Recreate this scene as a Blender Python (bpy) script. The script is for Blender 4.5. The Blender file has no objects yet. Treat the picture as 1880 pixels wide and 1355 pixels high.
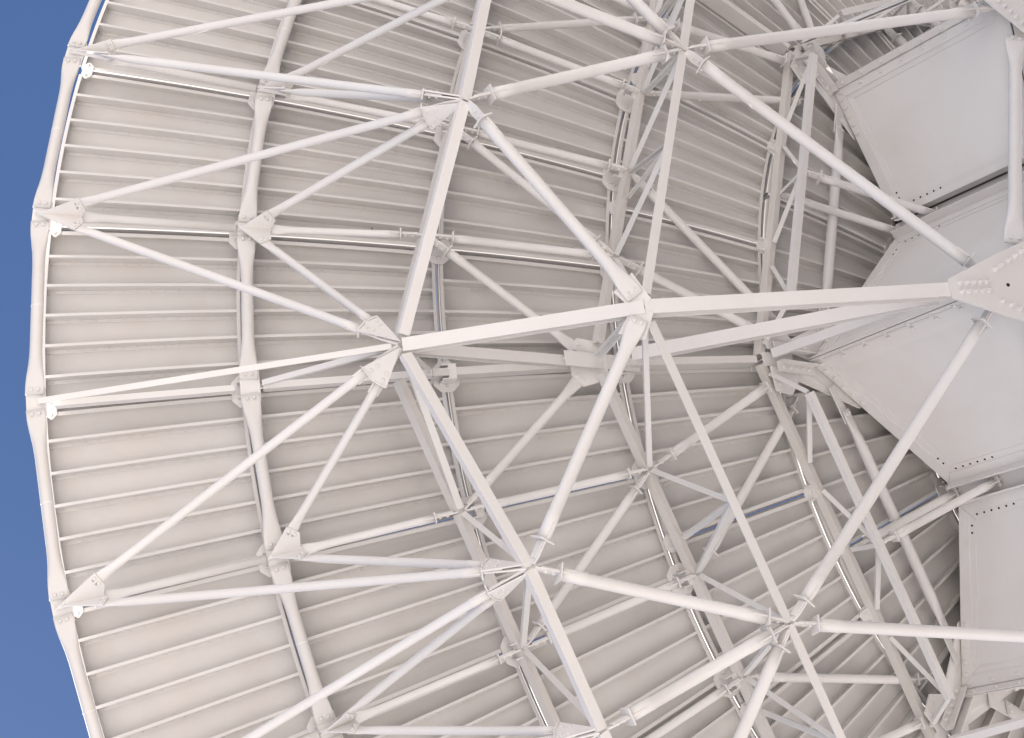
import bpy, math
import numpy as np
from mathutils import Matrix, Vector

# ---------------------------------------------------------------- camera
# world axes: the dish points straight up; R turns world into camera axes (x right, y down, z forward)
W_PX, F_PX = 1880.0, 2884.82
R = np.array([[0.7600262124756053, 0.1332782276990432, -0.6360794528761399],
              [0.08886228503435402, 0.9482413036834372, 0.30486377988729696],
              [0.6437885139145313, -0.2882279375947082, 0.7088448386927872]])
CD = np.array([-18.988424967, 4.663136787, -9.60475557])      # camera seen from the dish vertex
FL = 9.0228                                                   # focal length of the paraboloid
T = np.array([0.0, 0.0, 1.7 - CD[2]])                         # height of the vertex above the ground
CAM = CD + T
scene = bpy.context.scene
cd = bpy.data.cameras.new('camera'); cam = bpy.data.objects.new('camera', cd)
scene.collection.objects.link(cam)
cam.matrix_world = Matrix([[R[0][i], -R[1][i], -R[2][i], CAM[i]] for i in range(3)] + [[0, 0, 0, 1]])
cd.sensor_fit = 'HORIZONTAL'; cd.sensor_width = 36; cd.lens = 36 * F_PX / W_PX
cd.clip_start = 0.1; cd.clip_end = 20000
scene.camera = cam
scene.cycles.diffuse_bounces = 3

# ---------------------------------------------------------------- sky, sun, exposure
sun_w = np.array([0.04, 0.24, 0.95]); sun_w /= np.linalg.norm(sun_w)
elev = math.asin(sun_w[2]); azim = math.atan2(sun_w[0], sun_w[1])
wd = bpy.data.worlds.new('World'); scene.world = wd; wd.use_nodes = True
nt = wd.node_tree; bg = nt.nodes['Background']
sky = nt.nodes.new('ShaderNodeTexSky'); sky.sky_type = 'NISHITA'; sky.sun_disc = False
sky.sun_elevation = elev; sky.sun_rotation = azim
sky.altitude = 2100; sky.air_density = 1.05; sky.dust_density = 2.5; sky.ozone_density = 10.0
nt.links.new(sky.outputs[0], bg.inputs[0]); bg.inputs[1].default_value = 0.05
sl = bpy.data.lights.new('sun', 'SUN'); so = bpy.data.objects.new('sun', sl)
scene.collection.objects.link(so)
sl.energy = 5.0; sl.angle = math.radians(0.53); sl.color = (1.0, 0.962, 0.918)
so.rotation_euler = Vector(sun_w).to_track_quat('Z', 'Y').to_euler(); so.location = (0, 0, 60)
vs = scene.view_settings
vs.view_transform = 'Standard'; vs.look = 'None'; vs.gamma = 1.0; vs.exposure = 1.47
vs.use_curve_mapping = False

# ---------------------------------------------------------------- materials
def paint(name, col, rough=0.5, dirt=0.10, tint=(0.55, 0.47, 0.40), wave=0.0, metal=0.0, scale=2.0):
    m = bpy.data.materials.new(name); m.use_nodes = True
    n = m.node_tree.nodes; l = m.node_tree.links; b = n['Principled BSDF']
    tc = n.new('ShaderNodeTexCoord')
    n1 = n.new('ShaderNodeTexNoise'); n1.inputs['Scale'].default_value = scale
    n1.inputs['Detail'].default_value = 8; n1.inputs['Roughness'].default_value = 0.62
    n2 = n.new('ShaderNodeTexNoise'); n2.inputs['Scale'].default_value = 55
    n2.inputs['Detail'].default_value = 4
    l.new(tc.outputs['Object'], n1.inputs['Vector']); l.new(tc.outputs['Object'], n2.inputs['Vector'])
    r1 = n.new('ShaderNodeMapRange'); r1.inputs[1].default_value = 0.42; r1.inputs[2].default_value = 0.78
    r1.inputs[3].default_value = 0.0; r1.inputs[4].default_value = dirt * 1.6
    l.new(n1.outputs['Fac'], r1.inputs[0])
    mx = n.new('ShaderNodeMix'); mx.data_type = 'RGBA'
    mx.inputs[6].default_value = (*col, 1); mx.inputs[7].default_value = (*tint, 1)
    l.new(r1.outputs[0], mx.inputs[0])
    # tiny specks of rust and grime
    r2 = n.new('ShaderNodeMapRange'); r2.inputs[1].default_value = 0.70; r2.inputs[2].default_value = 0.76
    r2.inputs[3].default_value = 0.0; r2.inputs[4].default_value = 0.35
    l.new(n2.outputs['Fac'], r2.inputs[0])
    mx2 = n.new('ShaderNodeMix'); mx2.data_type = 'RGBA'
    mx2.inputs[7].default_value = (0.33, 0.25, 0.19, 1)
    l.new(r2.outputs[0], mx2.inputs[0]); l.new(mx.outputs[2], mx2.inputs[6])
    oi = n.new('ShaderNodeObjectInfo'); hv = n.new('ShaderNodeHueSaturation')
    rv = n.new('ShaderNodeMapRange'); rv.inputs[3].default_value = 0.955; rv.inputs[4].default_value = 1.03
    l.new(oi.outputs['Random'], rv.inputs[0]); l.new(rv.outputs[0], hv.inputs['Value'])
    l.new(mx2.outputs[2], hv.inputs['Color']); l.new(hv.outputs[0], b.inputs['Base Color'])
    rr = n.new('ShaderNodeMapRange'); rr.inputs[3].default_value = rough - 0.08; rr.inputs[4].default_value = rough + 0.12
    l.new(n1.outputs['Fac'], rr.inputs[0]); l.new(rr.outputs[0], b.inputs['Roughness'])
    b.inputs['Metallic'].default_value = metal
    bp = n.new('ShaderNodeBump'); bp.inputs['Strength'].default_value = 0.06; bp.inputs['Distance'].default_value = 0.004
    l.new(n2.outputs['Fac'], bp.inputs['Height'])
    if wave:
        n3 = n.new('ShaderNodeTexNoise'); n3.inputs['Scale'].default_value = 1.7; n3.inputs['Detail'].default_value = 1
        l.new(tc.outputs['Object'], n3.inputs['Vector'])
        b2 = n.new('ShaderNodeBump'); b2.inputs['Strength'].default_value = wave; b2.inputs['Distance'].default_value = 0.05
        l.new(n3.outputs['Fac'], b2.inputs['Height']); l.new(bp.outputs[0], b2.inputs['Normal'])
        l.new(b2.outputs[0], b.inputs['Normal'])
    else:
        l.new(bp.outputs[0], b.inputs['Normal'])
    return m

MAT = {
    'sheet': paint('panel_white', (0.665, 0.64, 0.62), 0.6, 0.14, wave=0.35),
    'stiff': paint('stiffener_white', (0.69, 0.665, 0.645), 0.55, 0.14),
    'steel': paint('steel_white', (0.79, 0.765, 0.745), 0.5, 0.10),
    'beige': paint('beam_warm_white', (0.70, 0.665, 0.63), 0.55, 0.16),
    'cool':  paint('brace_white', (0.78, 0.76, 0.735), 0.55, 0.12),
    'hub':   paint('hub_white', (0.76, 0.735, 0.715), 0.5, 0.16, wave=0.25, scale=0.9),
    'hoop':  paint('hoop_white', (0.72, 0.695, 0.675), 0.5, 0.12),
    'hub_shade': paint('hub_shade_brown', (0.11, 0.065, 0.05), 0.8, 0.2),  # dark brown that paints shade into the inside of the hub
    'dark':  paint('hole_shade', (0.03, 0.025, 0.02), 0.9, 0.0),  # near-black, stands for the shade inside bolt holes
    'leaf':  paint('dry_leaf', (0.30, 0.22, 0.11), 0.8, 0.2),
    'concrete': paint('concrete', (0.42, 0.40, 0.37), 0.85, 0.25),
}
mg = bpy.data.materials.new('dry_plain'); mg.use_nodes = True
n = mg.node_tree.nodes; l = mg.node_tree.links; b = n['Principled BSDF']
tc = n.new('ShaderNodeTexCoord'); a1 = n.new('ShaderNodeTexNoise'); a1.inputs['Scale'].default_value = 0.35
a1.inputs['Detail'].default_value = 10
l.new(tc.outputs['Object'], a1.inputs['Vector'])
cr = n.new('ShaderNodeValToRGB'); cr.color_ramp.elements[0].color = (0.30, 0.278, 0.258, 1); cr.color_ramp.elements[0].position = 0.35
cr.color_ramp.elements[1].color = (0.43, 0.40, 0.373, 1); cr.color_ramp.elements[1].position = 0.68
l.new(a1.outputs['Fac'], cr.inputs[0]); l.new(cr.outputs[0], b.inputs['Base Color']); b.inputs['Roughness'].default_value = 0.95

# ---------------------------------------------------------------- mesh helpers
V = lambda *a: np.array(a, float)
def unit(v):
    v = np.asarray(v, float); return v / (np.linalg.norm(v) + 1e-12)
def cyl(r, a, z):
    a = math.radians(a); return V(-r * math.cos(a), r * math.sin(a), z)
def er(a): return cyl(1, a, 0)
def et(a): a = math.radians(a); return V(math.sin(a), math.cos(a), 0)     # growing angle
def snorm(r, a):                                                            # towards the front of the dish
    return unit(er(a) * (-r / (2 * FL)) + V(0, 0, 1))
def S(r, a, h=0.0):
    return cyl(r, a, r * r / (4 * FL)) + snorm(r, a) * h

class MB:
    def __init__(s): s.v = []; s.f = []; s.sm = []
    def add(s, vs, fs, smooth=False):
        o = len(s.v); s.v += [tuple(map(float, p)) for p in vs]
        s.f += [tuple(i + o for i in f) for f in fs]; s.sm += [smooth] * len(fs)
    def hexa(s, c):          # 8 corners: bottom 0-3, top 4-7
        s.add(c, [(0, 3, 2, 1), (4, 5, 6, 7), (0, 1, 5, 4), (1, 2, 6, 5), (2, 3, 7, 6), (3, 0, 4, 7)])
    def bar(s, p0, p1, w, n, a0, a1, b0, b1):   # box from p0 to p1: a along w, b along n
        c = [p0 + w * a0 + n * b0, p0 + w * a1 + n * b0, p0 + w * a1 + n * b1, p0 + w * a0 + n * b1,
             p1 + w * a0 + n * b0, p1 + w * a1 + n * b0, p1 + w * a1 + n * b1, p1 + w * a0 + n * b1]
        s.hexa(c)
    def box(s, c, x, y, z, hx, hy, hz):
        s.bar(c - z * hz, c + z * hz, x, y, -hx, hx, -hy, hy)
    def prism(s, pts, nrm, t):                   # plate: polygon pts (coplanar) thick t about its plane
        k = len(pts); nn = unit(nrm) * t / 2
        vs = [p - nn for p in pts] + [p + nn for p in pts]
        s.add(vs, [tuple(range(k))[::-1], tuple(range(k, 2 * k))] + [(i, (i + 1) % k, k + (i + 1) % k, k + i) for i in range(k)])
    def rings(s, secs, cap=True, smooth=True):   # list of equal-size loops
        k = len(secs[0]); o = len(s.v)
        for q in secs: s.v += [tuple(map(float, p)) for p in q]
        for i in range(len(secs) - 1):
            for j in range(k):
                a = o + i * k + j; b_ = o + i * k + (j + 1) % k
                s.f.append((a, b_, b_ + k, a + k)); s.sm.append(smooth)
        if cap:
            s.f.append(tuple(range(o, o + k))[::-1]); s.f.append(tuple(range(o + (len(secs) - 1) * k, o + len(secs) * k))); s.sm += [False, False]
    def bolt(s, c, nrm, r=0.024, h=0.018, k=8):
        nrm = unit(nrm); x = unit(np.cross(nrm, V(0.31, 0.77, 0.55))); y = np.cross(nrm, x)
        sec = lambda rr, hh: [c + nrm * hh + (x * math.cos(2 * math.pi * i / k) + y * math.sin(2 * math.pi * i / k)) * rr for i in range(k)]
        s.rings([sec(r, -0.002), sec(r, h * 0.65), sec(r * 0.75, h)], smooth=False)
    def mesh(s, name):
        me = bpy.data.meshes.new(name); me.from_pydata(s.v, [], s.f)
        me.polygons.foreach_set('use_smooth', s.sm); me.update(); return me

def link(name, me, mat, parent):
    if isinstance(me, MB): me = me.mesh(name)
    if not me.materials: me.materials.append(MAT[mat])
    o = bpy.data.objects.new(name, me); scene.collection.objects.link(o); o.parent = parent
    return o

# ---------------------------------------------------------------- setting
g = MB(); g.add([V(-6000, -6000, 0), V(6000, -6000, 0), V(6000, 6000, 0), V(-6000, 6000, 0)], [(0, 1, 2, 3)])
go = bpy.data.objects.new('ground', g.mesh('ground')); go.data.materials.append(mg); scene.collection.objects.link(go)
go['kind'] = 'structure'; go['label'] = 'flat dry plain of pale earth and grass under the dish'

root = bpy.data.objects.new('radio_telescope_dish', None); scene.collection.objects.link(root)
root['label'] = 'huge white radio telescope dish seen from behind, ribbed panels on a tubular steel truss'
root['category'] = 'radio telescope'
Mm = Matrix.Translation(Vector(T))
root.matrix_world = Mm

# ---------------------------------------------------------------- reflector panels
SHEET = 0.115      # the skin lies this far in front of the stiffener flanges
RINGS = [(12.555, 10.872, 40, 6), (10.872, 9.107, 40, 6), (9.107, 7.346, 40, 4), (7.346, 5.583, 24, 6),
         (5.583, 3.82, 16, 6), (3.82, 1.9, 12, 6)]
GAP = 0.0048
def panel_meshes(r1, r0, N, nb):
    half = 180.0 / N
    ra, rb = r0 + GAP, r1 - GAP
    def ang(r, u):            # u in -1..1 across the panel, edges parallel to the gap
        hw = math.radians(half) - GAP / r
        return math.degrees(hw * u)
    nr, nu = 5, nb * 2
    sh = MB(); top = []; bot = []
    for h in (SHEET, SHEET + 0.006):
        for i in range(nr + 1):
            r = ra + (rb - ra) * i / nr
            for j in range(nu + 1): sh.v.append(tuple(S(r, ang(r, -1 + 2 * j / nu), h)))
    K = (nr + 1) * (nu + 1); I = lambda i, j: i * (nu + 1) + j
    for i in range(nr):
        for j in range(nu):
            a, b_, c, d = I(i, j), I(i, j + 1), I(i + 1, j + 1), I(i + 1, j)
            sh.f += [(a, d, c, b_), (a + K, b_ + K, c + K, d + K)]; sh.sm += [True, True]
    for i in range(nr):
        for j, fl in ((0, 0), (nu, 1)):
            a, d = I(i, j), I(i + 1, j); q = (a, a + K, d + K, d); sh.f.append(q[::-1] if fl == 0 else q); sh.sm.append(False)
    for j in range(nu):
        for i, fl in ((0, 0), (nr, 1)):
            a, d = I(i, j), I(i, j + 1); q = (a, a + K, d + K, d); sh.f.append(q if fl == 0 else q[::-1]); sh.sm.append(False)
    def zsec(mb, path, lat, flange, foot, t=0.005, rivets=None, depth=SHEET):
        # path: list of (r, ang); Z profile: bottom flange to +lat, foot on the skin to -lat
        secs = []
        prof = [(0, 0), (flange, 0), (flange, t), (t, t), (t, depth - t), (t, depth - t - 0.001), (t, depth - 0.002), (-foot, depth - 0.002), (-foot, depth - t), (0, depth - t)]
        prof = [(0, 0), (flange, 0), (flange, t), (t, t), (t, depth - 0.002), (-foot, depth - 0.002), (-foot, depth - t), (0, depth - t)]
        for r, a in path:
            nn = snorm(r, a); ll = lat(a)
            secs.append([S(r, a, h) + ll * x for x, h in prof])
        mb.rings(secs, smooth=False)
        if rivets:
            m_ = rivets
            for k in range(m_):
                f_ = (k + 0.5) / m_ * (len(path) - 1); i = int(f_); w = f_ - i
                r = path[i][0] * (1 - w) + path[i + 1][0] * w; a = path[i][1] * (1 - w) + path[i + 1][1] * w
                mb.bolt(S(r, a, depth - t) - lat(a) * foot * 0.55, -snorm(r, a), 0.0085, 0.006, 6)
    stiffs = []
    for k in range(1, nb):
        mb = MB(); u = -1 + 2.0 * k / nb
        path = [(ra + 0.035 + (rb - ra - 0.07) * i / 4, ang(ra + (rb - ra) * i / 4, u)) for i in range(5)]
        zsec(mb, path, lambda a: -et(a), 0.030, 0.038, rivets=14 if r1 > 5 else None)
        stiffs.append(mb.mesh('stiffener'))
    fr = MB()
    for u in (-1, 1):          # radial edges, webs set back from the skin edge
        inset = 0.024
        path = []
        for i in range(5):
            r = ra + 0.03 + (rb - ra - 0.06) * i / 4
            path.append((r, ang(r, u) - u * math.degrees(inset / r)))
        zsec(fr, path, (lambda a: -et(a)) if u > 0 else (lambda a: et(a)), 0.04, 0.02)
    for e_, r in ((-1, ra + 0.019), (1, rb - 0.015)):
        path = [(r, ang(r, -0.955 + 1.91 * i / nu)) for i in range(nu + 1)]
        # flange width measured along the slope
        mb2 = fr
        def rl(a, s_=e_, r_=r):
            t_ = unit(er(a) + V(0, 0, r_ / (2 * FL))); return -t_ * s_
        zsec(mb2, path, rl, 0.036, 0.012)
    return sh.mesh('dish_panel'), stiffs, fr.mesh('edge_frame')

n_stiff = 0
for ri, (r1, r0, N, nb) in enumerate(RINGS):
    sh, stiffs, fr = panel_meshes(r1, r0, N, nb)
    step = 360.0 / N
    first = step / 2
    for k in range(N):
        c = first + k * step
        cc = (c + 180) % 360 - 180
        lo, hi = [(-46, 46), (-55, 46), (-64, 48), (-80, 55), (-125, 70), (-181, 181)][ri]
        p = link('dish_panel', sh, 'sheet', root); p.rotation_euler = (0, 0, -math.radians(c))
        link('edge_frame', fr, 'stiff', p)
        if lo <= cc <= hi:
            for st in stiffs: link('stiffener', st, 'stiff', p); n_stiff += 1

# ---------------------------------------------------------------- steel members
def frame_of(d, ref):
    """in-plane lateral w and plate normal n for a plate holding d and ref"""
    n_ = unit(np.cross(d, ref)); w = unit(np.cross(n_, d)); return w, n_

def tube(name, p0, p1, dia, e0, e1, parent=root, mat='steel', K=18, flare=0.5):
    """tube from node p0 to node p1. end = (style, offset, ref): 'tab' bolted tongue, 'flat' flattened end, 'cut' plain"""
    d = unit(p1 - p0); L = np.linalg.norm(p1 - p0); rad = dia / 2
    x0 = unit(np.cross(d, V(0.2, 0.3, 1))); y0 = np.cross(d, x0)
    mb = MB(); subs = []
    def circ(t, r, th, f, fl):
        # f = 0 round, 1 flattened in the plate plane (axes turned by th)
        w = x0 * math.cos(th) + y0 * math.sin(th); n_ = y0 * math.cos(th) - x0 * math.sin(th)
        A = r * (1 + fl * f); B = r * (1 - f) + 0.012 * f; out = []
        for i in range(K):
            a = 2 * math.pi * i / K - th
            ca, sa = math.cos(a), math.sin(a)
            if f > 0.5:
                pw = 1 - 0.6 * (f - 0.5) * 2
                ca = math.copysign(abs(ca) ** pw, ca); sa = math.copysign(abs(sa) ** pw, sa)
            out.append(p0 + d * t + w * ca * A + n_ * sa * B)
        return out
    def half(e, sgn):
        st, off, ref = e
        t_of = (lambda s: s) if sgn > 0 else (lambda s: L - s)
        out = []
        node = p0 if sgn > 0 else p1; dd = d * sgn
        if st == 'flat':
            w, n_ = frame_of(d, ref)
            w0, n0 = w, n_
            tl = dia * 2.7
            for s, f in ((0, 1), (dia * 0.75, 1), (dia * 0.95, 0.97), (dia * 0.95 + tl * 0.2, 0.82), (dia * 0.95 + tl * 0.45, 0.5), (dia * 0.95 + tl * 0.7, 0.2), (dia * 0.95 + tl, 0.03), (dia * 1.0 + tl * 1.15, 0.0)):
                out.append((t_of(off + s), rad, w, n_, f))
            side = 1 if np.dot(n_, V(0, 0, -1)) > 0 else -1
            g = MB()
            for q in (-1, 1):
                g.bolt(node + dd * (off + dia * 0.38) + w * q * rad * 0.55 + n_ * side * 0.012, n_ * side, 0.0185)
            subs.append(('bolt_heads', g))
        elif st == 'tab':
            w, n_ = frame_of(d, ref)
            sl = dia * 2.2
            out += [(t_of(off), rad * 1.05, w, n_, 0), (t_of(off + sl), rad * 1.05, w, n_, 0), (t_of(off + sl + 0.004), rad, w, n_, 0)]
            g = MB(); hp = rad * 1.42
            g.box(node + dd * (off - 0.008), w, n_, dd, hp, hp * 0.95, 0.007)
            subs.append(('end_plate', g))
            if off > 0.1:
                g = MB(); a = min(0.045, rad * 0.6); b_ = rad * 0.95
                pts = [node + dd * 0.035 - w * a, node + dd * 0.035 + w * a, node + dd * (off * 0.45) + w * b_, node + dd * (off + 0.0) + w * b_ * 0.95,
                       node + dd * (off + 0.0) - w * b_ * 0.95, node + dd * (off * 0.45) - w * b_]
                g.prism(pts, n_, 0.016)
                for s in (0.06, 0.135):
                    if off - s > 0.08:
                        for q in (-1, 1): g.bolt(node + dd * (off - s) + n_ * q * 0.008, n_ * q, 0.017, 0.016)
                # tongue that is slotted into the tube
                g.prism([node + dd * (off - 0.19) - w * b_ * 0.7 + n_ * 0.016, node + dd * (off - 0.19) + w * b_ * 0.7 + n_ * 0.016, node + dd * (off - 0.02) + w * b_ * 0.8 + n_ * 0.016, node + dd * (off - 0.02) - w * b_ * 0.8 + n_ * 0.016], n_, 0.014)
                subs.append(('gusset_plate', g))
            # slot line on the sleeve
            g2 = mb
            for q in (-1, 1):
                c0 = node + dd * (off + 0.005) + w * q * rad * 1.05; c1 = node + dd * (off + sl * 0.62) + w * q * rad * 1.05
                g2.bar(c0, c1, n_, w, -0.007, 0.007, -0.012, 0.012)
        else:
            w, n_ = x0, y0
            out += [(t_of(off), rad, None, None, 0)]
        return out
    a = half(e0, 1); b2 = half(e1, -1)
    ax = lambda e: frame_of(d, e[2]) if e[0] != 'cut' else (x0, y0)
    w0, n0 = ax(e0); w1, n1 = ax(e1)
    th0, th1 = [math.atan2(np.dot(w, y0), np.dot(w, x0)) for w in (w0, w1)]
    secs = [circ(t, r, th0, f, flare) for t, r, w, n_, f in a] + [circ(t, r, th1, f, flare) for t, r, w, n_, f in reversed(b2)]
    # mid weld seam
    mb.rings(secs)
    o = link(name, mb, mat, parent)
    for nm, g in subs:
        c_ = link(nm, g, mat, o)
        if nm == 'bolt_heads': c_['kind'] = 'stuff'
    return o

def seam(o, p0, p1, frac, rad):
    d = unit(p1 - p0); c = p0 + (p1 - p0) * frac
    x = unit(np.cross(d, V(0.2, 0.3, 1))); y = np.cross(d, x); g = MB()
    sec = lambda t, r: [c + d * t + (x * math.cos(2 * math.pi * i / 16) + y * math.sin(2 * math.pi * i / 16)) * r for i in range(16)]
    g.rings([sec(-0.010, rad), sec(-0.006, rad * 1.025), sec(0.006, rad * 1.025), sec(0.010, rad)])
    link('weld_seam', g, 'steel', o)

def beam(name, p0, p1, face, b, h, t0=0.0, t1=0.0, tf=0.014, tw=0.010, kind='I', mat='steel', parent=root, flip=1):
    """rolled section from p0 to p1; 'face' = direction the visible flange looks; p0, p1 lie on that flange's face"""
    d = unit(p1 - p0); a = p0 + d * t0; c = p1 - d * t1
    n_ = unit(face - d * np.dot(face, d)); w = unit(np.cross(d, n_)) * flip
    mb = MB()
    if kind == 'I':
        mb.bar(a, c, w, n_, -b / 2, b / 2, -tf, 0); mb.bar(a, c, w, n_, -tw / 2, tw / 2, -h + tf, -tf); mb.bar(a, c, w, n_, -b / 2, b / 2, -h, -h + tf)
    elif kind == 'C':       # channel: web on the +w side, two flanges, open to -w
        mb.bar(a, c, w, n_, -b / 2, b / 2, -tf, 0); mb.bar(a, c, w, n_, b / 2 - tw, b / 2, -h + tf, -tf); mb.bar(a, c, w, n_, -b / 2, b / 2, -h, -h + tf)
    elif kind == 'L':       # angle
        mb.bar(a, c, w, n_, -b / 2, b / 2, -tf, 0); mb.bar(a, c, w, n_, b / 2 - tf, b / 2, -h, -tf)
    elif kind == 'T':
        mb.bar(a, c, w, n_, -b / 2, b / 2, -tf, 0); mb.bar(a, c, w, n_, -tw / 2, tw / 2, -h, -tf)
    elif kind == 'F':
        mb.bar(a, c, w, n_, -b / 2, b / 2, -tf, 0)
    return link(name, mb, mat, parent)

def plate(name, pts, t=0.018, bolts=(), nrm=None, parent=root, mat='steel', both=False, br=0.0185):
    nrm = unit(np.cross(pts[1] - pts[0], pts[2] - pts[0])) if nrm is None else unit(nrm)
    if np.dot(nrm, V(0, 0, -1)) < 0: nrm = -nrm
    mb = MB(); mb.prism(pts, nrm, t)
    for c in bolts:
        mb.bolt(c + nrm * t / 2, nrm, br, br * 0.8)
        if both: mb.bolt(c - nrm * t / 2, -nrm, br, br * 0.8)
    return link(name, mb, mat, parent)

def hull_pts(pts, nrm):
    """order coplanar points round their centre (convex)"""
    c = sum(pts) / len(pts); x = unit(pts[0] - c); y = np.cross(unit(nrm), x)
    P2 = sorted([(np.dot(p - c, x), np.dot(p - c, y), i) for i, p in enumerate(pts)])
    def half(ps):
        out = []
        for p in ps:
            while len(out) > 1 and (out[-1][0] - out[-2][0]) * (p[1] - out[-2][1]) - (out[-1][1] - out[-2][1]) * (p[0] - out[-2][0]) <= 1e-9: out.pop()
            out.append(p)
        return out
    lo = half(P2); up = half(P2[::-1]); return [pts[i] for _, _, i in lo[:-1] + up[:-1]]

DOWN = V(0, 0, -1)
# ---- nodes (local angle u inside an octant, base angle phi)
oct_r = lambda dist, u: dist / math.cos(math.radians(22.5 - u))
HRr, HRz, H4r, H4z = 12.725, 4.12, 10.945, 3.12
def nHR(a): return cyl(HRr, a, HRz)
def nH4(a): return cyl(H4r, a, H4z)
def fold(a):
    u = a % 45.0; return u if u <= 22.5 else 45 - u
def nA(a):
    u = fold(a)
    return cyl(10.195, a, 1.57) if u < 1 else cyl(9.945, a, 0.78 if u < 18 else 0.66)
def nB(a): return cyl(oct_r(7.905, a % 45.0), a, -0.08)
def nU3(a): return cyl(oct_r(9.14, a % 45.0), a, 2.10)
def nU2(a): return cyl(oct_r(7.31, a % 45.0), a, 1.25)
def nG(a): return cyl(7.82, a, 1.42)
def nC(a): return cyl(oct_r(5.50, a % 45.0), a, 0.73)
def nCL(a): return cyl(oct_r(5.66, a % 45.0), a, 0.20)
def nP(a, z=0.63): return cyl(5.2, a, z)
HB = -1.85
def nH(a): return cyl(5.30, a, HB)
def nMid(a, z=0.1): return cyl(4.15, a, z)

done = set()
def once(key):
    key = tuple(round(k, 2) if isinstance(k, float) else k for k in key)
    if key in done: return False
    done.add(key); return True

def hoop(name, node, rr, a0, a1, dia):
    p0, p1 = node(a0), node(a1); am = (a0 + a1) / 2
    nn = lambda a: snorm(rr, a)
    ref = lambda a: np.cross(nn(a), unit(p1 - p0))
    o = tube(name, p0, p1, dia, ('flat', 0.075, ref(a0)), ('flat', 0.075, ref(a1)), mat='hoop')
    seam(o, p0, p1, 0.5, dia / 2)

def tri(a, aA):
    """the plane of rim node, ring node and lower node: two braces with shared gussets"""
    r_, h_, A = nHR(a), nH4(a), nA(aA)
    nrm = unit(np.cross(h_ - r_, A - r_))
    d1, d2 = unit(A - r_), unit(A - h_); dT = unit(h_ - r_)
    offr, offh, offA = 0.38, 0.25, 0.44
    dia1, dia2 = 0.086, 0.084
    tube('brace_tube', r_, A, dia1, ('flat', offr - 0.02, dT), ('tab', offA, unit(h_ - A)), flare=0.3)
    tube('brace_tube', h_, A, dia2, ('flat', offh - 0.02, dT), ('tab', offA, unit(r_ - A)), flare=0.3)
    # wing at the rim
    sgn = 1 if (aA - a) > 0 else -1
    side = nrm if np.dot(nrm, DOWN) > 0 else -nrm
    w1, _ = frame_of(d1, dT); w2, _ = frame_of(d2, dT)
    lift = side * 0.0
    pts = [r_ - dT * 0.055 + lift, r_ + dT * 0.40, r_ + d1 * (offr + 0.07) - w1 * 0.075, r_ + d1 * (offr + 0.07) + w1 * 0.075]
    off = side * 0.022
    plate('gusset_plate', [p + off for p in hull_pts(pts, nrm)], 0.016, [r_ + d1 * (offr + 0.035) + w1 * q * 0.033 + off for q in (-1, 1)], nrm)
    pts = [h_ - dT * 0.09, h_ + dT * 0.24, h_ + d2 * (offh + 0.07) - w2 * 0.07, h_ + d2 * (offh + 0.07) + w2 * 0.07]
    plate('gusset_plate', [p + off for p in hull_pts(pts, nrm)], 0.016, [h_ + d2 * (offh + 0.035) + w2 * q * 0.032 + off for q in (-1, 1)], nrm)
    # shared plate at the lower node
    e1, e2 = -d1, -d2
    v1, _ = frame_of(e1, e2); v2, _ = frame_of(e2, e1)
    pts = [A + e1 * 0.03, A + e1 * offA + v1 * 0.075, A + e1 * offA - v1 * 0.075, A + e2 * offA + v2 * 0.075, A + e2 * offA - v2 * 0.075]
    plate('gusset_plate', [p + side * 0.034 for p in hull_pts(pts, nrm)], 0.016,
          [A + e * (offA - s) + side * 0.034 for e in (e1, e2) for s in (0.06, 0.13)], nrm)

def node_plate(a, rr, p, dT, size):
    """tangent plate on which the flattened hoop tubes are bolted, and its edge"""
    nn = -snorm(rr, a); w = et(a); t = unit(np.cross(w, nn))
    hx, hy = size
    c = p - nn * 0.024 - t * (0.012 if np.dot(t, er(a)) > 0 else -0.012)
    pts = [c + w * hx + t * hy, c - w * hx + t * hy, c - w * hx - t * hy, c + w * hx - t * hy]
    plate('node_plate', pts, 0.02, nrm=nn)

def mount(a, r, h_bot, half=False, small=False):
    """chamfered plate that holds the panel corners, on a short box post"""
    nn = snorm(r, a); t = et(a); q = unit(np.cross(t, nn)); q = q if np.dot(q, er(a)) > 0 else -q
    c = S(r, a, -0.012); x, y, ch = 0.165, 0.135, 0.075
    if small: x, y, ch = 0.10, 0.085, 0.05
    if half: c = c - q * 0.075; x, y, ch = 0.105, 0.055, 0.045
    pts = [c + t * x - q * (y - ch), c + t * (x - ch) - q * y, c - t * (x - ch) - q * y, c - t * x - q * (y - ch), c - t * x + q * (y - ch), c - t * (x - ch) + q * y, c + t * (x - ch) + q * y, c + t * x + q * (y - ch)]
    o = plate('panel_mount', pts, 0.014, nrm=nn)
    if h_bot < -0.03:
        mb = MB(); hw = 0.075
        z0, z1 = c - nn * (abs(h_bot)), c - nn * 0.007
        for s1, s2 in ((1, 0), (-1, 0)):
            mb.bar(z0 + t * s1 * hw, z1 + t * s1 * hw, t, q, -0.006, 0.006, -hw, hw)
        mb.bar(z0, z1, t, q, -hw + 0.007, hw - 0.007, -0.006, 0.006)
        mb.bar(z0 - nn * 0.0, z0 + nn * 0.012, t, q, -hw + 0.007, hw - 0.007, -hw, -0.007)
        link('post', mb, 'steel', o)
    mb = MB()
    for s1 in (-1, 1):
        mb.bolt(c + t * s1 * x * 0.62 - nn * 0.007, -nn, 0.016, 0.03)
    link('adjuster_bolt', mb, 'steel', o)['kind'] = 'stuff'

def strut(p0, p1, face, b=0.075, h=0.06, t0=0.06, t1=0.06, kind='L', mat='cool', name='brace_bar', flip=1, tf=0.009):
    return beam(name, p0, p1, face, b, h, t0, t1, tf=tf, kind=kind, mat=mat, flip=flip)

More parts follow.
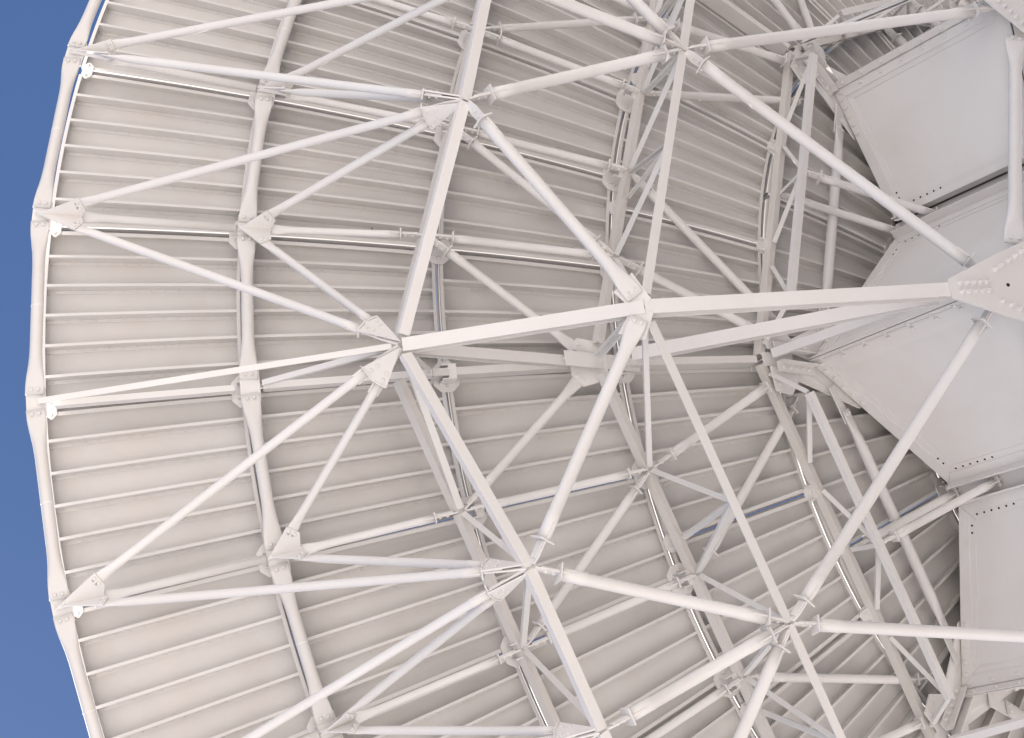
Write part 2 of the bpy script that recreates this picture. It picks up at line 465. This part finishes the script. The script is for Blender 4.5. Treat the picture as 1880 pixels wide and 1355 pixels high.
K_OCT = (-2, -1, 0, 1)
for k in K_OCT:
    ph = 45.0 * k
    outer = k in (-1, 0)            # octants whose outer rings are in the picture
    # ---------- panel corner mounts
    for i in range(6):
        a = ph + 9.0 * i
        if outer or k == 1 and i < 3 or k == -2 and i > 2:
            if i and once(('m3', a)): mount(a, 9.107, -0.19)
            if i and once(('m4', a)): mount(a, 10.89, -0.10)
            if once(('m4', a)): mount(a, 10.89, -0.06)
            if once(('m3', a)): mount(a, 9.107, -0.13)
            if once(('mR', a)): mount(a, 12.53, -0.0, half=True)
        if once(('m2', a)): mount(a, 7.346, -0.17 if i % 5 else -0.10)
    for i in range(4):
        if once(('m1', ph + 15.0 * i)): mount(ph + 15.0 * i, 5.583, -0.05, small=True)
        if once(('m2b', ph + 15.0 * i)) and i % 3: mount(ph + 15.0 * i, 7.30, -0.0, small=True)
    for i in range(3):
        if once(('m0', ph + 22.5 * i)): mount(ph + 22.5 * i, 3.82, -0.05)
    # ---------- rim and ring hoops
    if outer or k in (1, -2):
        for i in range(5):
            a0, a1 = ph + 9 * i, ph + 9 * i + 9
            if not (-48 < a0 < 40): continue
            hoop('rim_tube', nHR, HRr, a0, a1, 0.12)
            hoop('hoop_tube', nH4, H4r, a0, a1, 0.122)
        for i in range(6):
            a = ph + 9 * i
            if not (-48 < a < 48): continue
            if once(('np', a)):
                node_plate(a, HRr, nHR(a), None, (0.15, 0.093))
                node_plate(a, H4r, nH4(a), None, (0.16, 0.098))
            if i % 5 and once(('T', a)):
                vt = V(0, 0, 1)
                tube('radial_tube', nHR(a), nH4(a), 0.082, ('flat', 0.36, et(a)), ('cut', 0.10, vt))
                tube('radial_tube', nH4(a), nU3(a), 0.076, ('flat', 0.22, et(a)), ('tab', 0.28, vt))
                tube('radial_tube', nU3(a), nU2(a), 0.084, ('tab', 0.28, vt), ('tab', 0.26, vt))
        # braces from the rim and the second ring down to the lower chord
        for a, aA in ((9, 0), (9, 13.5), (18, 13.5), (18, 22.5), (27, 22.5), (27, 31.5), (36, 31.5), (36, 45)):
            if -48 < ph + a < 48: tri(ph + a, ph + aA)
        # diagonals between the third and second ring
        for a3, a2, g_ in ((9, 0, 1), (18, 9, 0), (27, 36, 0), (36, 45, 1)):
            p0 = nU3(ph + a3); p1 = nG(ph + a2) if g_ else nU2(ph + a2)
            d = unit(p1 - p0)
            tube('diagonal_tube', p0, p1, 0.09, ('tab', 0.28, V(0, 0, 1)), ('flat', 0.22, np.cross(snorm(7.8, ph + a2), d)) if g_ else ('tab', 0.28, V(0, 0, 1)))
        # lower chord of the outer ring truss
        AA = [0, 13.5, 22.5, 31.5, 45]
        for i in range(4):
            p0, p1 = nA(ph + AA[i]), nA(ph + AA[i + 1]); am = ph + (AA[i] + AA[i + 1]) / 2
            beam('lower_chord', p0, p1, DOWN + er(am) * 0.15, 0.112, 0.07, 0.10 if i in (0,) else 0.012, 0.10 if i == 3 else 0.012, kind='L')
        # upper chord of the outer ring truss
        UU = [0, 9, 18, 27, 36, 45]
        for i in range(5):
            p0, p1 = nU3(ph + UU[i]), nU3(ph + UU[i + 1])
            beam('upper_chord', p0, p1, DOWN, 0.085, 0.10, 0.16 if i == 0 else 0.004, 0.16 if i == 4 else 0.004, kind='C', mat='beige')
        for aA, aU in ((0, 9), (13.5, 9), (13.5, 18), (22.5, 18), (22.5, 27), (31.5, 27), (31.5, 36), (45, 36)):
            p0, p1 = nA(ph + aA), nU3(ph + aU); wide = aA in (0, 45)
            strut(p0, p1, DOWN + er(ph + aA) * 0.6, 0.058 if not wide else 0.07, 0.045, 0.10, 0.03, mat='cool')
    # ---------- tubes from outer lower chord to the inner lower chord
    for aA, aB, st in ((13.5, 0, 'flat'), (31.5, 45, 'flat'), (13.5, 22.5, 'tab'), (22.5, 22.5, 'tab'), (31.5, 22.5, 'tab')):
        pA, pB = nA(ph + aA), nB(ph + aB); d = unit(pB - pA)
        rf = np.cross(unit(nB(ph + aB) - nA(ph + aB)), et(ph + aB)) if st == 'flat' else V(0, 0, 1)
        e1 = ('flat', 0.13, np.cross(rf, d)) if st == 'flat' else ('tab', 0.26, V(0, 0, 1))
        tube('lower_brace_tube', pA, pB, 0.120, ('tab', 0.28, V(0, 0, 1)), e1)
    # ---------- inner lower chord (straight between the main ribs) and its upper chord
    B0, B1, BM = nB(ph), nB(ph + 45), nB(ph + 22.5)
    am = ph + 22.5
    for p0, p1, t0, t1 in ((B0, BM, 0.16, 0.012), (BM, B1, 0.012, 0.16)):
        beam('lower_chord', p0, p1, DOWN + er(am) * 0.1, 0.104, 0.09, t0, t1, kind='L', flip=-1)
    U = [0, 9, 18, 27, 36, 45]
    for i in range(5):
        p0, p1 = nU2(ph + U[i]), nU2(ph + U[i + 1])
        beam('upper_chord', p0, p1, DOWN, 0.08, 0.10, 0.17 if i == 0 else 0.004, 0.17 if i == 4 else 0.004, kind='C', mat='beige')
    BLm, BLn = nB(ph + 13.5), nB(ph + 31.5)
    cu15 = cyl(oct_r(7.31, 15), ph + 15, 1.25); cu30 = cyl(oct_r(7.31, 30), ph + 30, 1.25)
    for p0, p1, a in ((B0, nU2(ph + 9), 0), (BLm, nU2(ph + 9), 9), (BLm, cu15, 15), (BLm, nU2(ph + 18), 18), (BM, nU2(ph + 18), 20),
                      (BM, nU2(ph + 27), 25), (BLn, nU2(ph + 27), 27), (BLn, cu30, 30), (BLn, nU2(ph + 36), 36), (B1, nU2(ph + 36), 45)):
        strut(p0, p1, DOWN + er(ph + a) * 0.7, 0.056, 0.04, 0.12 if a in (0, 45) else 0.05, 0.03, mat='cool')
    # ---------- tubes from the inner ring truss to the hub
    vt = V(0, 0, 1)
    for a2, tgt, off in ((9, cyl(5.95, ph + 3.0, 0.72), 0.05), (18, cyl(5.45, ph + 4.6, 0.80), 0.12), (27, cyl(5.45, ph + 40.4, 0.80), 0.12), (36, cyl(5.95, ph + 42, 0.72), 0.05)):
        tube('hub_tube', nU2(ph + a2), tgt, 0.095, ('tab', 0.30, vt), ('tab', off, vt))
    # ---------- innermost ring truss
    C0, C1 = nC(ph), nC(ph + 45)
    beam('upper_chord', C0, C1, DOWN, 0.08, 0.10, 0.05, 0.05, kind='C', mat='beige')
    L0, L1, LM = nCL(ph + 5.2), nCL(ph + 39.8), nCL(ph + 22.5)
    beam('lower_chord', L0, L1, DOWN + er(am) * 0.1, 0.085, 0.07, 0, 0, kind='L')
    for p0, p1, a in ((L0, nC(ph + 1.5), 2), (L0, nC(ph + 12), 10), (LM, nC(ph + 15), 16), (LM, nC(ph + 22.5), 22), (LM, nC(ph + 30), 29), (L1, nC(ph + 33), 35), (L1, nC(ph + 43.5), 43)):
        strut(p0 + V(0, 0, 0.03), p1, DOWN + er(ph + a) * 0.8, 0.052, 0.035, 0.03, 0.02, mat='cool')
    # two tubes from the truss to the hub's middle joint
    tube('hub_tube', nCL(am) + V(0, 0, 0.06), cyl(3.95, am, -0.52), 0.092, ('tab', 0.24, vt), ('tab', 0.22, vt))
    tube('hub_tube', nC(am), cyl(3.95, am, 0.02), 0.095, ('tab', 0.26, vt), ('tab', 0.22, vt))
    # inner hoop tube by the top edge of the hub
    g0, g1 = cyl(5.02, ph + 6.0, 0.50), cyl(5.02, ph + 39.0, 0.50)
    tube('hub_hoop_tube', g0, g1, 0.12, ('flat', 0.06, np.cross(DOWN, g1 - g0) + V(0, 0, 0.6)), ('flat', 0.06, np.cross(DOWN, g1 - g0) + V(0, 0, 0.6)))
    for g_, o_ in ((g0, g1), (g1, g0)):
        d_ = unit(o_ - g_); w_, n_ = frame_of(d_, np.cross(DOWN, g1 - g0) + V(0, 0, 0.6)); sd = n_ if np.dot(n_, DOWN) > 0 else -n_
        cc = g_ - sd * 0.026
        plate('bracket_plate', [cc - d_ * 0.24 - w_ * 0.09, cc - d_ * 0.24 + w_ * 0.09, cc + d_ * 0.20 + w_ * 0.085, cc + d_ * 0.20 - w_ * 0.085], 0.016, (), n_)
    # ---------- long tubes from the lower chord to the hub foot
    for a in (0, 45):
        pB, pH = nB(am), cyl(5.12, ph + a, HB + 0.06)
        tube('lower_brace_tube', pB, pH, 0.120, ('tab', 0.27, vt), ('tab', 0.46, vt))
    # foot ring of the hub
    h0, h1 = nH(ph) * V(.965, .965, 1) + V(0, 0, -0.06), nH(ph + 45) * V(.965, .965, 1) + V(0, 0, -0.06)
    tube('hub_hoop_tube', h0, h1, 0.14, ('flat', 0.52, np.cross(h1 - h0, DOWN + er(am) * 0.9)), ('flat', 0.52, np.cross(h1 - h0, DOWN + er(am) * 0.9)))

# ---------------------------------------------------------------- main ribs
def rib(a, outer):
    e, t = er(a), et(a); vt = V(0, 0, 1)
    A, B, G, H4n, HRn, C, P, H = nA(a), nB(a), nG(a), nH4(a), nHR(a), nC(a), nP(a), nH(a)
    U3 = cyl(9.35, a, 2.20)
    face = lambda p0, p1: (lambda d: unit(np.cross(d, t)) if np.dot(np.cross(d, t), DOWN) > 0 else -unit(np.cross(d, t)))(unit(p1 - p0))
    if outer:
        beam('rib_lower_chord', HRn + DOWN * 0.03, A, face(HRn, A), 0.06, 0.06, 0.02, 0.10, kind='T')
        beam('rib_lower_chord', A, B, face(A, B), 0.134, 0.12, 0.004, 0.004, kind='I')
        beam('rib_web_bar', H4n + DOWN * 0.02, A, face(H4n, A), 0.055, 0.045, 0.14, 0.14, kind='L')
        beam('rib_web_bar', A + vt * 0.05, G, face(A, G), 0.11, 0.10, 0.14, 0.20, kind='I', mat='stiff')
        beam('rib_web_bar', U3, A, face(U3, A), 0.06, 0.05, 0.05, 0.13, kind='L')
        beam('rib_upper_chord', HRn + e * -0.15, H4n, DOWN, 0.06, 0.11, 0.05, 0.14, kind='C')
        beam('rib_upper_chord', H4n, U3, DOWN, 0.07, 0.12, 0.14, 0.003, kind='C')
        beam('rib_upper_chord', U3, G, DOWN, 0.08, 0.16, 0.003, 0.05, kind='C', mat='stiff')
        # plates at the outer lower joint
        c = A + face(A, B) * 0.012
        # joint of the ring truss and diagonals: level gusset with cut corners
    beam('rib_upper_chord', G, C, DOWN, 0.08, 0.19, 0.05, 0.06, kind='C', mat='stiff')
    nn = -snorm(7.8, a); q = unit(np.cross(t, nn)); q = q if np.dot(q, e) > 0 else -q
    c = G + nn * 0.02; pts = []
    for s_ in (-1, 1):
        dd = unit(nU3(a + 9 * s_) - G); dd = unit(dd - nn * np.dot(dd, nn)); ww = np.cross(nn, dd)
        pts += [c + dd * 0.30 + ww * 0.085, c + dd * 0.30 - ww * 0.085, c - q * 0.13 + t * s_ * 0.20, c + q * 0.06 + t * s_ * 0.22]
    if outer:
        bl = []
        for s in (-1, 1):
            d = unit(nU3(a + 9 * s) - G)
            for w_ in (-0.035, 0.035): bl.append(c + unit(d - nn * np.dot(d, nn)) * 0.25 + np.cross(nn, d) * w_)
        plate('node_plate', hull_pts(pts, nn), 0.018, bl, nn)
    else:
        plate('node_plate', hull_pts(pts, nn), 0.018, (), nn)
    beam('rib_cross_plate', G + e * 0.42 + nn * 0.04, G - e * 0.62 + nn * 0.10, nn, 0.16, 0.05, kind='T')
    # B joint
    FT = cyl(5.72, a, -1.57)
    beam('rib_lower_chord', B, FT, face(B, FT), 0.142, 0.14, 0.004, 0.0, kind='I')
    beam('rib_web_bar', G + DOWN * 0.08, FT + V(-0.0, 0, 0.17) - e * 0.02, face(G, FT), 0.138, 0.12, 0.34, 0.0, kind='I')
    beam('rib_web_bar', G + DOWN * 0.03, B, face(G, B), 0.075, 0.06, 0.12, 0.10, kind='L', mat='cool')
    f = face(A, B); d = unit(B - A); w = np.cross(f, d)
    for s in (-1, 1):
        dd = unit(nA(a + 13.5 * s) - B); dd = unit(dd - f * np.dot(dd, f)); ww = unit(np.cross(f, dd))
        c = B - f * 0.02
        pts = [c + dd * 0.02 - ww * 0.10, c + dd * 0.02 + ww * 0.10, c + dd * 0.30 + ww * 0.13, c + dd * 0.34 - ww * 0.13]
        plate('node_plate', hull_pts(pts, f), 0.018, (), f)
    # bolted seat at the hub corner
    beam('rib_upper_chord', C, P, DOWN, 0.16, 0.22, 0.02, 0.30, kind='I')
    for s in (-1, 1):
        P0 = nP(a, 0.655); E1 = P0 + (cyl(4.15, a + s * 21.35, 0.10) - nP(a)) * 0.36
        out_ = unit(er(a + s * 11)) * 0.03
        pts = [cyl(5.92, a + s * 1.0, 0.665), cyl(5.90, a + s * 3.7, 0.665), cyl(5.66, a + s * 4.2, 0.66), cyl(5.50, a + s * 2.6, 0.655), cyl(5.22, a + s * 0.6, 0.655)]
        plate('gusset_plate', pts if s > 0 else pts[::-1], 0.016, [cyl(5.83, a + s * 2.9, 0.665), cyl(5.70, a + s * 3.2, 0.665)], DOWN)
        pts = [cyl(5.53, a + s * 0.8, 0.645), cyl(5.50, a + s * 2.55, 0.645), E1 + out_ * 1.4, E1, P0 + V(0, 0, -0.012)]
        nr_ = np.cross(E1 - P0, cyl(5.52, a + s * 1.5, 0.645) - P0)
        plate('gusset_plate', pts if s > 0 else pts[::-1], 0.016, (), nr_)
        # upstand angle with its row of bolts
        p0, p1 = cyl(5.86, a, 0.60) + t * s * 0.06, cyl(5.24, a, 0.60) + t * s * 0.06
        mb = MB(); mb.bar(p0, p1, t * s, vt, 0.0, 0.11, 0.0, 0.014); mb.bar(p0, p1, t * s, vt, 0.0, 0.012, -0.08, 0.0)
        for i in range(5): mb.bolt(p0 + (p1 - p0) * (0.16 + 0.17 * i) + t * s * 0.06, DOWN, 0.026, 0.02)
        link('seat_angle', mb, 'steel', root)
    # channel from the ring truss down to the foot, and the bolted angle along the hub corner
    beam('rib_channel', cyl(6.0, a, 0.60), FT + V(0, 0, 0.05), e, 0.10, 0.05, 0.05, 0.05, kind='C', flip=-1)
    for s in (-1, 1):
        mb = MB(); c0, c1 = cyl(5.235, a, 0.60) + t * s * 0.006, cyl(5.235, a, HB + 0.12) + t * s * 0.006
        mb.bar(c0, c1, t * s, e, 0.0, 0.012, 0.0, 0.085)
        for i in range(8): mb.bolt(c0 + (c1 - c0) * ((i + 0.5) / 8) + e * 0.045 + t * s * 0.012, t * s, 0.022, 0.02)
        link('corner_angle', mb, 'hub', root)
    # foot plate with its bolts, in line with the lower chord
    f = face(B, FT); d = unit(FT - B)
    c = FT + f * 0.014
    pts = [c - d * 0.02 - t * 0.10, c - d * 0.02 + t * 0.10, c + d * 0.55 + t * 0.33, c + d * 1.35 + t * 0.62, c + d * 1.35 - t * 0.62, c + d * 0.55 - t * 0.33]
    o = plate('foot_plate', pts, 0.025, (), f)
    spots = [(0.10 + 0.075 * i, 0.045 * s_) for i in range(5) for s_ in (-1, 1)] + [(0.52 + 0.085 * i, s_ * (0.17 + 0.045 * i)) for i in range(7) for s_ in (-1, 1)]
    for x_, y_ in spots:
        mb = MB(); b0 = c + d * x_ + t * y_ + f * 0.0125
        mb.bolt(b0, f, 0.026, 0.012, 12); mb.bolt(b0 + f * 0.012, f, 0.019, 0.022, 6); mb.bolt(b0 + f * 0.033, f, 0.010, 0.02)
        link('bolt', mb, 'steel', o)
    mb = MB(); mb.bolt(c + d * 0.62 + f * 0.0128, f, 0.02, 0.002, 12); link('bolt_hole', mb, 'dark', o)  # dark disc, painted shade of an empty hole
    # side of the rib near the foot: bolted cheek
for k in range(-2, 3): rib(45.0 * k, k in (-1, 0, 1))

# ---------------------------------------------------------------- hub
def hub_plate(a, s):
    """one of the sixteen side plates: from the corner at angle a towards the middle joint on side s"""
    z1 = HB + 0.02
    am = a + 22.5 * s; off = 1.9
    p = [nP(a), cyl(4.15, am - s * off, 0.10), cyl(4.15, am - s * off, z1), cyl(5.2, a, z1)]
    nrm = unit(np.cross(p[1] - p[0], p[3] - p[0])); nrm = nrm if np.dot(nrm, er(a)) > 0 else -nrm
    mb = MB(); mb.prism(p, nrm, 0.012)
    o = link('hub_plate', mb, 'hub', root)
    c = sum(p) / 4
    ins = []
    def inset(dist):
        q = []
        for i in range(4):
            e0 = unit(p[i] - p[i - 1]); e1 = unit(p[(i + 1) % 4] - p[i])
            n0, n1 = np.cross(nrm, e0), np.cross(nrm, e1)
            if np.dot(n0, c - p[i]) < 0: n0 = -n0
            if np.dot(n1, c - p[i]) < 0: n1 = -n1
            A_ = np.stack([n0, n1, nrm]); q.append(np.linalg.solve(A_, V(n0 @ p[i] + dist, n1 @ p[i] + dist, nrm @ p[i])))
        return q
    o1, o2, o3 = inset(0.0), inset(0.125), inset(0.20)
    # raised doubler strips round the edge
    for i in range(4):
        j = (i + 1) % 4
        for (q0, q1, hh, nm) in ((o1, o2, 0.026, 'edge_strip'), (o2, o3, 0.014, 'edge_strip')):
            m2 = MB(); e_ = unit(q0[j] - q0[i]) * 0.002
            lo, hi = 0.006, hh
            m2.hexa([q0[i] + e_ + nrm * lo, q0[j] - e_ + nrm * lo, q1[j] - e_ + nrm * lo, q1[i] + e_ + nrm * lo,
                     q0[i] + e_ + nrm * hi, q0[j] - e_ + nrm * hi, q1[j] - e_ + nrm * hi, q1[i] + e_ + nrm * hi])
            if q0 is o1:
                L = np.linalg.norm(q0[j] - q0[i])
                if i == 0:
                    for b_ in range(5):
                        m2.bolt(q0[i] + (q0[j] - q0[i]) * ((0.10 + 0.135 * b_) / L) + (q1[i] - q0[i]) * 0.42 + nrm * hi, nrm, 0.03, 0.022)
                if i == 3:
                    nb_ = 8
                    for b_ in range(nb_):
                        m2.bolt(q0[i] + (q0[j] - q0[i]) * ((b_ + 0.5) / nb_) + (q1[i] - q0[i]) * 0.4 + nrm * hi, nrm, 0.026, 0.02)
            link(nm, m2, 'hub', o)
    # flange that stands out along the middle joint
    pm = p[1]; pb = p[2]; w = unit(np.cross(pb - pm, nrm))
    m2 = MB(); m2.bar(pm + V(0, 0, -0.01), pb, w * (1 if np.dot(w, et(am)) * s > 0 else -1), nrm, -0.012, 0.006, 0.006, 0.13)
    link('joint_flange', m2, 'hub', o)
    # dark discs painted for the shade in bolt holes beside the joint
    mbh = MB()
    for b_ in range(6):
        cc = o2[1] + (o2[2] - o2[1]) * (0.06 + 0.055 * b_) + unit(o2[0] - o2[1]) * 0.03 + nrm * 0.0145
        mbh.bolt(cc, nrm, 0.013, 0.002)
    for b_ in range(2):
        cc = o2[1] + unit(o2[0] - o2[1]) * (0.14 + 0.08 * b_) + unit(o2[2] - o2[1]) * -0.0 + unit(o2[3] - o2[0]) * 0.035 + nrm * 0.0145
        mbh.bolt(cc, nrm, 0.013, 0.002)
    link('bolt_holes', mbh, 'dark', o)
for k in range(8):
    a = 45.0 * k if k < 4 else 45.0 * k - 360
    for s in (-1, 1): hub_plate(a, s)
    # recessed panel at the middle joint
    am = a + 22.5; e, t = er(am), et(am)
    c0, c1 = cyl(4.10, am, 0.16), cyl(4.10, am, HB + 0.02)
    mb = MB(); mb.bar(c0, c1, t, e, -0.15, 0.15, -0.02, 0.0); link('joint_post', mb, 'hub', root)
# closed floor, and an added drum that keeps the inside of the hub dark
fl = MB(); n16 = []
for k in range(8):
    n16 += [cyl(5.18, 45.0 * k, HB + 0.0), cyl(4.1, 45.0 * k + 22.5, HB + 0.0)]
fl.prism(n16[::-1], V(0, 0, 1), 0.02); link('hub_floor', fl, 'hub', root)
# added dark brown sheets: the shade inside the hub put into colour
n16 = [p_ * V(0.985, 0.985, 1) + V(0, 0, 0.03) for p_ in n16]
ln = MB(); ln.prism(n16[::-1], V(0, 0, 1), 0.01); link('floor_shade_sheet', ln, 'hub_shade', root)
for k in range(16):
    p0_, p1_ = n16[k], n16[(k + 1) % 16]; z0_, z1_ = (0.60, 0.07) if k % 2 == 0 else (0.07, 0.60)
    q_ = [p0_, p1_, V(p1_[0], p1_[1], z1_), V(p0_[0], p0_[1], z0_)]
    ln = MB(); ln.prism(q_, np.cross(p1_ - p0_, V(0, 0, 1)), 0.008); link('wall_shade_sheet', ln, 'hub_shade', root)
vp = MB(); vp.rings([[cyl(1.915, 360.0 * i / 32, z) for i in range(32)] for z in (0.205, 0.235)], smooth=False); link('vertex_plate', vp, 'sheet', root)
dr = MB(); K = 40
dr.rings([[cyl(3.45, 360.0 * i / K, z) for i in range(K)] for z in (HB + 0.02, 0.27)], cap=False); link('shade_drum', dr, 'hub_shade', root)  # added dark drum that blocks light crossing the hub

# ---------------------------------------------------------------- pedestal under the hub (outside the picture)
ped = bpy.data.objects.new('telescope_pedestal', None); scene.collection.objects.link(ped)
ped['label'] = 'white steel tower and yoke that carry the dish, standing on the ground below the hub'; ped['category'] = 'pedestal'
hz = T[2] + HB - 0.02
def turned(name, prof, mat='steel', K=24):
    mb = MB(); mb.rings([[V(r_ * math.cos(2 * math.pi * i / K), r_ * math.sin(2 * math.pi * i / K), z_) for i in range(K)] for r_, z_ in prof]); return link(name, mb, mat, ped)
turned('foundation', [(3.6, 0.0), (3.6, 0.5), (3.4, 0.6)], 'concrete')
turned('tower', [(2.6, 0.6), (2.3, 1.0), (1.7, 4.6), (1.7, 5.0)])
turned('azimuth_ring', [(2.1, 5.0), (2.1, 5.35), (1.9, 5.45)])
for s_ in (-1, 1):
    mb = MB(); mb.hexa([V(-0.7, s_ * 0.6, 5.4), V(0.7, s_ * 0.6, 5.4), V(0.7, s_ * 1.3, 5.4), V(-0.7, s_ * 1.3, 5.4), V(-0.35, s_ * 1.9, 8.2), V(0.35, s_ * 1.9, 8.2), V(0.35, s_ * 2.4, 8.2), V(-0.35, s_ * 2.4, 8.2)])
    link('yoke_arm', mb, 'steel', ped)
    mb = MB(); mb.box(V(0, s_ * 2.15, hz - 0.42), V(1, 0, 0), V(0, 1, 0), V(0, 0, 1), 0.4, 0.3, 0.41); link('elevation_bearing', mb, 'steel', ped)

# ---------------------------------------------------------------- dry leaf caught on a stiffener
lf = MB(); c = S(9.72, -10.5, SHEET - 0.012)
x, y, z = unit(er(-10.5) * 0.5 + et(-10.5)), None, snorm(9.7, -10.5); y = np.cross(z, x)
lf.prism([c + x * 0.03, c + x * 0.012 + y * 0.010, c - x * 0.02 + y * 0.008, c - x * 0.03, c - x * 0.015 - y * 0.007, c + x * 0.014 - y * 0.009], z, 0.006)
lo = bpy.data.objects.new('dry_leaf', lf.mesh('dry_leaf')); lo.data.materials.append(MAT['leaf']); scene.collection.objects.link(lo)
lo.location = T; lo['label'] = 'tiny brown dry leaf stuck to the back of a white panel'; lo['category'] = 'leaf'
